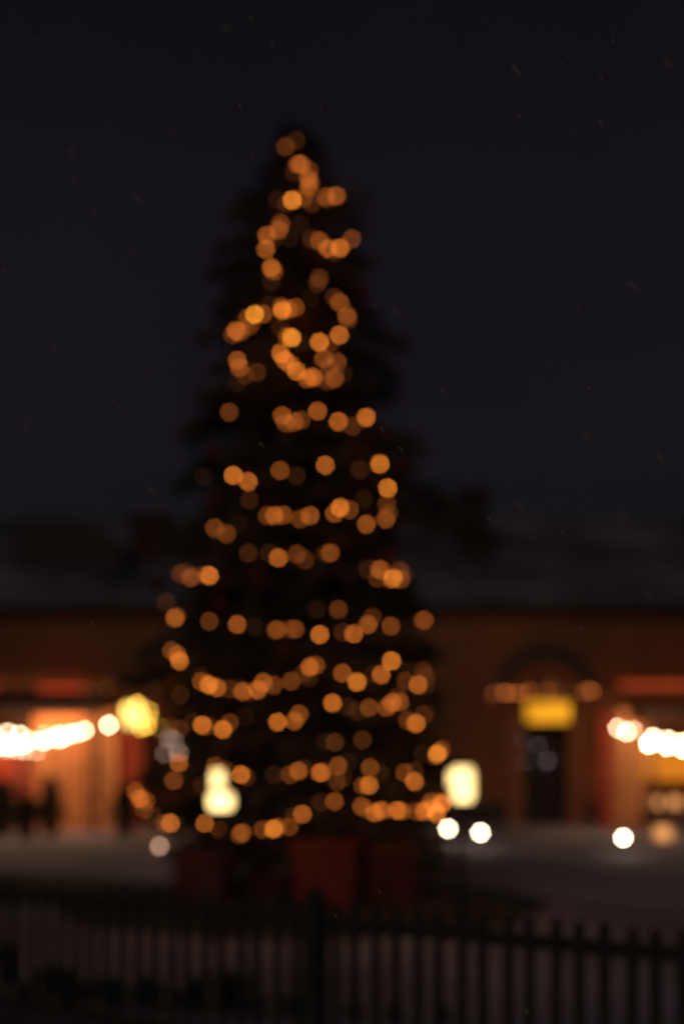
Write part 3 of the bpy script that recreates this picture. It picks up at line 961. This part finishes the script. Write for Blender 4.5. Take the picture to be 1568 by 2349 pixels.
red_strip(95, 200, 1583, 0.10, M['red_glow'], 'bright red glowing strip above the left stall')
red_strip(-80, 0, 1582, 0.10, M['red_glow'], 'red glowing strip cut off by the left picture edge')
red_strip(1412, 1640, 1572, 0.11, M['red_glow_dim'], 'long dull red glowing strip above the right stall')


# ------------------------------------------------------------------ lanterns
def lantern_part(root, c, w, h, m):
    g_ = MB()
    g_.lathe([(w * 0.40, -h / 2), (w * 0.5, -h * 0.3), (w * 0.5, h * 0.3), (w * 0.40, h / 2)], 16, c)
    lg = g_.build('lantern', m, root, True)
    k = MB()
    k.lathe([(w * 0.46, h / 2 + 0.002), (w * 0.5, h / 2 + 0.012), (w * 0.25, h / 2 + 0.024), (0.01, h / 2 + 0.03)], 16, c)
    k.build('cap', M['iron'], lg)
    k = MB(); k.lathe([(w * 0.3, -h / 2 - 0.014), (w * 0.44, -h / 2 - 0.002)], 16, c); k.build('base', M['iron'], lg)


def lamp_post(px, d, heads, label, m):
    c = P(px, 2000, d); c.z = 0
    t = thing('lantern_post', label, 'lamp', c)
    hi = max(CAMZ - (y - HOR) / F * d for _, y, _, _ in heads)
    lo = min(CAMZ - (y - HOR) / F * d for _, y, _, _ in heads)
    q = MB(); q.tube([(0, 0.2, 0), (0, 0.2, hi + 0.2)], 0.03, 8, 0.02); q.lathe([(0.12, 0), (0.12, 0.04), (0.05, 0.1)], 12, (0, 0.2, 0)); q.build('pole', M['iron'], t)
    for x, y, w, h in heads:
        pc = P(x, y, d) - c
        lantern_part(t, (pc.x, 0, pc.z), w / F * d, h / F * d, m)
        arm = MB(); arm.tube([(0, 0.2, pc.z + h / F * d / 2 + 0.02), (pc.x, 0, pc.z + h / F * d / 2 + 0.03)], 0.012, 6); arm.build('arm', M['iron'], t)


lamp_post(1057, 13.0, [(1062, 1798, 48, 78), (1033, 1786, 10, 34)], 'dark post with a tall dazzling cream lantern at the right edge of the spruce', M['cream_glow'])
lamp_post(505, 12.2, [(500, 1790, 30, 46), (507, 1837, 56, 38)], 'dark post with two cream lanterns before the lower left of the spruce', M['cream_glow'])
t = thing('hanging_lantern', 'fat yellow lantern hanging at the right end of the left stall', 'lamp', P(306, 1610, 26.5), None)
lantern_part(t, (0, 0, -30 / F * 26.5), 46 / F * 26.5, 50 / F * 26.5, M['yellow_glow'])
q = MB(); q.tube([(0, 0, 0.05), (-0.1, 0.3, 0.45), (-0.45, 0.5, 0.5)], 0.012, 6); q.build('hook', M['iron'], t)


def ground_lamp(px, py, m, label, rad, grp):
    zl = 0.26
    d = (CAMZ - zl) * F / (py - HOR)
    c = P(px, py, d); c.z = 0
    t = thing('ground_lamp', label, 'lamp', c, grp)
    q = MB(); q.tube([(0, 0.05, 0), (0, 0.05, zl)], 0.012, 6); q.build('stake', M['iron'], t)
    b = MB()
    b.lathe([(rad * 0.05, -rad)] + [(rad * math.cos(a), rad * math.sin(a)) for a in [math.radians(-90 + 18 * i) for i in range(1, 10)]]
            + [(rad * 0.05, rad)], 14, (0, 0, zl))
    b.build('lamp_glass', m, t, True)
    k = MB(); k.lathe([(rad * 1.1, zl + rad), (rad * 0.8, zl + rad + 0.02), (0.01, zl + rad + 0.03)], 14); k.build('cap', M['iron'], t)


GL = 'round lamps low over the snow'
ground_lamp(1027, 1900, M['ground_glow'], 'white ground lamp under the right end of the spruce lights', 0.030, GL)
ground_lamp(1101, 1909, M['ground_glow'], 'white ground lamp right of the cream lantern post', 0.032, GL)
ground_lamp(1428, 1921, M['ground_glow'], 'white ground lamp in front of the right stall curtain', 0.030, GL)
ground_lamp(366, 1940, M['dimground_glow'], 'dim pinkish ground lamp at the lower left of the spruce', 0.028, GL)


def table_lantern(px, py, d, s, label):
    c = P(px, py, d)
    t = thing('small_lantern', label, 'lamp', (c.x, c.y, c.z - s / 2), 'small lanterns of the right stall')
    a = MB(); a.box((0, 0, s * 0.5), (s * 0.9, s * 0.9, s * 0.8)); a.build('lantern_glass', M['tan_glow'], t)
    b = MB(); b.box((0, 0, s * 0.05), (s, s, s * 0.09)); b.box((0, 0, s * 0.96), (s, s, s * 0.1))
    for i in (-1, 1):
        for j in (-1, 1):
            b.box((i * s * 0.47, j * s * 0.47, s * 0.5), (s * 0.06, s * 0.06, s * 0.8))
    b.build('frame', M['iron'], t)


zc_ = sz(1850)
table_lantern(1500, HOR + (CAMZ - zc_ - 0.11) * F / 27.7, 27.7, 0.22, 'left tan lantern on the counter of the right stall')
table_lantern(1546, HOR + (CAMZ - zc_ - 0.11) * F / 27.7, 27.7, 0.22, 'right tan lantern on the counter of the right stall, at the picture edge')
table_lantern(1517, HOR + (CAMZ - 0.13) * F / 25.0, 25.0, 0.26, 'tan lantern standing on the snow before the right stall counter')


# small potted spruces by the left stall, dark trees behind
def conifer(seed, h, r, wd):
    random.seed(seed)
    mb = MB()
    z = 0.12 * h
    while z < h * 0.97:
        rr = r * (1 - (z / h)) ** 0.9 + 0.03
        for k in range(8):
            a = random.random() * 6.28
            needles(mb, Vector((0, 0, z)), Vector((math.cos(a), math.sin(a), -0.05)), rr * random.uniform(.7, 1.15), wd, 26, 0.2)
        z += h * 0.04
    return mb


pots = [(8, 26.2, 1.05, .38, 'leftmost potted spruce, at the picture edge by the left stall'), (62, 25.6, .82, .36, 'shortest potted spruce in front of the left stall'),
        (116, 26.4, 1.12, .36, 'tallest potted spruce in front of the peach curtain'), (284, 26.0, .95, .40, 'potted spruce at the right end of the left stall')]
for i, (px, d, h, r, lb) in enumerate(pots):
    c = P(px, 2000, d); c.z = 0
    t = thing('potted_spruce', lb, 'plant', c, 'potted spruces by the left stall')
    p_ = MB(); p_.lathe([(.14, 0), (.19, .26), (.20, .30), (.17, .30), (.16, .26)], 16); p_.build('pot', M['pot'], t)
    cr = conifer(300 + i, h - .25, r, .09).build('crown', M['needles'], t); cr.location = (0, 0, .26)
    tk = MB(); tk.tube([(0, 0, .25), (0, 0, h * .9)], .02, 6, .006); tk.build('trunk', M['bark'], t)


def broad_tree(px, d, ytop, w, label, seed):
    random.seed(seed)
    c = P(px, 2000, d); c.z = 0
    zt = CAMZ - (ytop - HOR) / F * d
    t = thing('background_tree', label, 'tree', c)
    tk = MB(); tk.tube([(0, 0, 0), (0.1, 0, zt * .4), (0, 0, zt * .8)], .28, 8, .06)
    cr = MB()
    R = w / 2
    for k in range(70):
        a = random.random() * 6.28; e = random.uniform(-.9, 1)
        u = Vector((math.cos(a) * math.sqrt(1 - e * e), math.sin(a) * math.sqrt(1 - e * e), e)) * (random.random() ** .4)
        q = Vector((u.x * R, u.y * R, zt * .66 + u.z * zt * .33))
        tk.tube([(0, 0, zt * .35 + .2 * u.z), q * .6 + Vector((0, 0, zt * .16)), q], .04, 4, .01)
        for j in range(9):
            a = random.random() * 6.28
            needles(cr, q, Vector((math.cos(a), math.sin(a), random.uniform(-.8, .8))), random.uniform(.5, 1.0), .25, 16, .1)
    tk.build('trunk', M['bark'], t, True)
    cr.build('crown', M['needles'], t)


broad_tree(960, 46, 1075, 2.4, 'dark tree top over the roof just right of the spruce', 13)
random.seed(99)

# ------------------------------------------------------------------ falling snow
fl = bmesh.new()
bmesh.ops.create_icosphere(fl, subdivisions=2, radius=1.0)
for v in fl.verts:
    v.co *= random.uniform(0.7, 1.15)
fme = bpy.data.meshes.new('snowflake')
fl.to_mesh(fme); fl.free()
fme.materials.append(M['flake'])
FL = [(577, 42, 1), (519, 65, 1.2), (626, 102, 1), (1405, 95, 1), (1530, 145, 1.3), (1184, 164, 1.7), (1378, 180, .9), (551, 244, 1),
      (736, 246, .9), (1191, 268, .9), (1376, 280, 1.1), (1315, 296, .7), (400, 300, .6), (578, 358, .7), (168, 353, 1.2), (170, 412, .9),
      (316, 458, 1.2), (219, 484, .9), (300, 578, .7), (13, 622, .9), (125, 803, 1), (113, 770, .7), (278, 937, 1.1), (332, 850, .8),
      (61, 980, 1.3), (350, 1129, 1.2), (1450, 658, 1.5), (862, 703, 1.2), (911, 718, 1.4), (1351, 893, 1.1), (1013, 897, 1.1),
      (1344, 1002, 1.3), (1511, 1050, 1.2), (876, 985, 1), (920, 1031, 1), (1192, 1163, 1.3), (1122, 1190, 1.1), (1427, 1183, 1.3),
      (1288, 1222, .9), (1520, 1300, 1.2), (1487, 1370, 1.3), (1482, 1250, .7), (1331, 1443, 1), (1487, 1440, .6), (213, 1430, 1),
      (125, 1230, .7), (870, 2045, .9), (770, 2100, .8), (1207, 2318, 1.1), (600, 1020, 1.1), (80, 88, .7), (1288, 147, .7), (1325, 705, .8)]
for x, y, s in FL:
    d = random.choice((1.75, 1.95, 3.2, 3.6)) if s > 1.15 else random.uniform(2.15, 2.75)
    s *= 1.35 if s > 1.15 else 1.0
    o = bpy.data.objects.new('snowflake', fme)
    COL.objects.link(o)
    o.location = P(x, y, d)
    L = 8.5 * s / F * d
    o.scale = (L * .30, L * .30, L)
    o.rotation_euler = (random.uniform(-.2, .2), math.radians(-random.uniform(28, 45)), random.uniform(-.2, .2))
    if y > 1900:
        lb, gp = 'pale snowflake drifting down in front of the fence and boxes', 'snowflakes in front of the fence'
    elif y > 1190:
        lb, gp = 'pale snowflake falling before the dark roof and facade', 'snowflakes before the building'
    elif x < 500:
        lb, gp = 'pale slanting snowflake in the night sky left of the spruce', 'snowflakes in the left sky'
    elif y < 320 and x < 800:
        lb, gp = 'pale slanting snowflake in the night sky above the tip of the spruce', 'snowflakes above the spruce'
    elif x < 930:
        lb, gp = 'pale slanting snowflake drifting past the branches of the spruce', 'snowflakes before the spruce'
    else:
        lb, gp = 'pale slanting snowflake in the night sky right of the spruce', 'snowflakes in the right sky'
    tag(o, lb, 'snowflake', gp)

# ------------------------------------------------------------------ night sky, faint town glow, camera
w = bpy.data.worlds.new('World')
S.world = w
w.use_nodes = True
nt = w.node_tree
bg = nt.nodes['Background']
tc = nt.nodes.new('ShaderNodeTexCoord')
sp_ = nt.nodes.new('ShaderNodeSeparateXYZ')
rp = nt.nodes.new('ShaderNodeValToRGB')
el = rp.color_ramp.elements
el[0].position = 0.0; el[0].color = (*lin((24, 22, 24)), 1)
el[1].position = 0.14; el[1].color = (*lin((24, 22, 25)), 1)
for pos, c in ((0.22, (26, 22, 30)), (0.34, (24, 20, 28)), (0.46, (18, 17, 21)), (1.0, (15, 15, 18))):
    e = el.new(pos); e.color = (*lin(c), 1)
nt.links.new(tc.outputs['Generated'], sp_.inputs[0])
nt.links.new(sp_.outputs['Z'], rp.inputs['Fac'])
nz = nt.nodes.new('ShaderNodeTexNoise')                 # thin uneven snow cloud
nz.inputs['Scale'].default_value = 2.6
nz.inputs['Detail'].default_value = 5
nt.links.new(tc.outputs['Generated'], nz.inputs['Vector'])
mr = nt.nodes.new('ShaderNodeMapRange')
mr.inputs['From Min'].default_value = 0.3
mr.inputs['From Max'].default_value = 0.7
mr.inputs['To Min'].default_value = 0.84
mr.inputs['To Max'].default_value = 1.12
nt.links.new(nz.outputs['Fac'], mr.inputs['Value'])
vm = nt.nodes.new('ShaderNodeVectorMath')
vm.operation = 'SCALE'
nt.links.new(rp.outputs['Color'], vm.inputs[0])
nt.links.new(mr.outputs['Result'], vm.inputs['Scale'])
nt.links.new(vm.outputs['Vector'], bg.inputs['Color'])
bg.inputs['Strength'].default_value = 0.88

sun = bpy.data.objects.new('town_glow', bpy.data.lights.new('town_glow', 'SUN'))
COL.objects.link(sun)
sun.data.energy = 0.138
sun.data.color = (1.0, 0.84, 0.76)
sun.data.angle = math.radians(25)
sun.rotation_euler = (math.radians(62), 0, math.radians(-18))

cam = bpy.data.objects.new('camera', bpy.data.cameras.new('camera'))
COL.objects.link(cam)
S.camera = cam
cam.location = (0, 0, CAMZ)
cam.rotation_euler = (math.pi / 2, 0, 0)
c = cam.data
c.sensor_fit = 'AUTO'
c.sensor_width = 36
c.lens = 50
c.shift_y = (HOR - H / 2) / H
c.clip_end = 2000
c.dof.use_dof = True
c.dof.focus_distance = 2.4
APER = COC / F / (1 / 2.4 - 1 / 15)
c.dof.aperture_fstop = c.lens / 1000 / APER
c.dof.aperture_blades = 8
c.dof.aperture_rotation = math.radians(12)

S.render.engine = 'CYCLES'
S.view_settings.view_transform = 'Standard'
S.view_settings.look = 'None'
S.view_settings.exposure = 0
S.cycles.use_denoising = True
S.cycles.use_adaptive_sampling = False
S.cycles.filter_width = 1.0
S.cycles.sample_clamp_indirect = 2.0
S.cycles.max_bounces = 4
S.cycles.use_light_tree = True
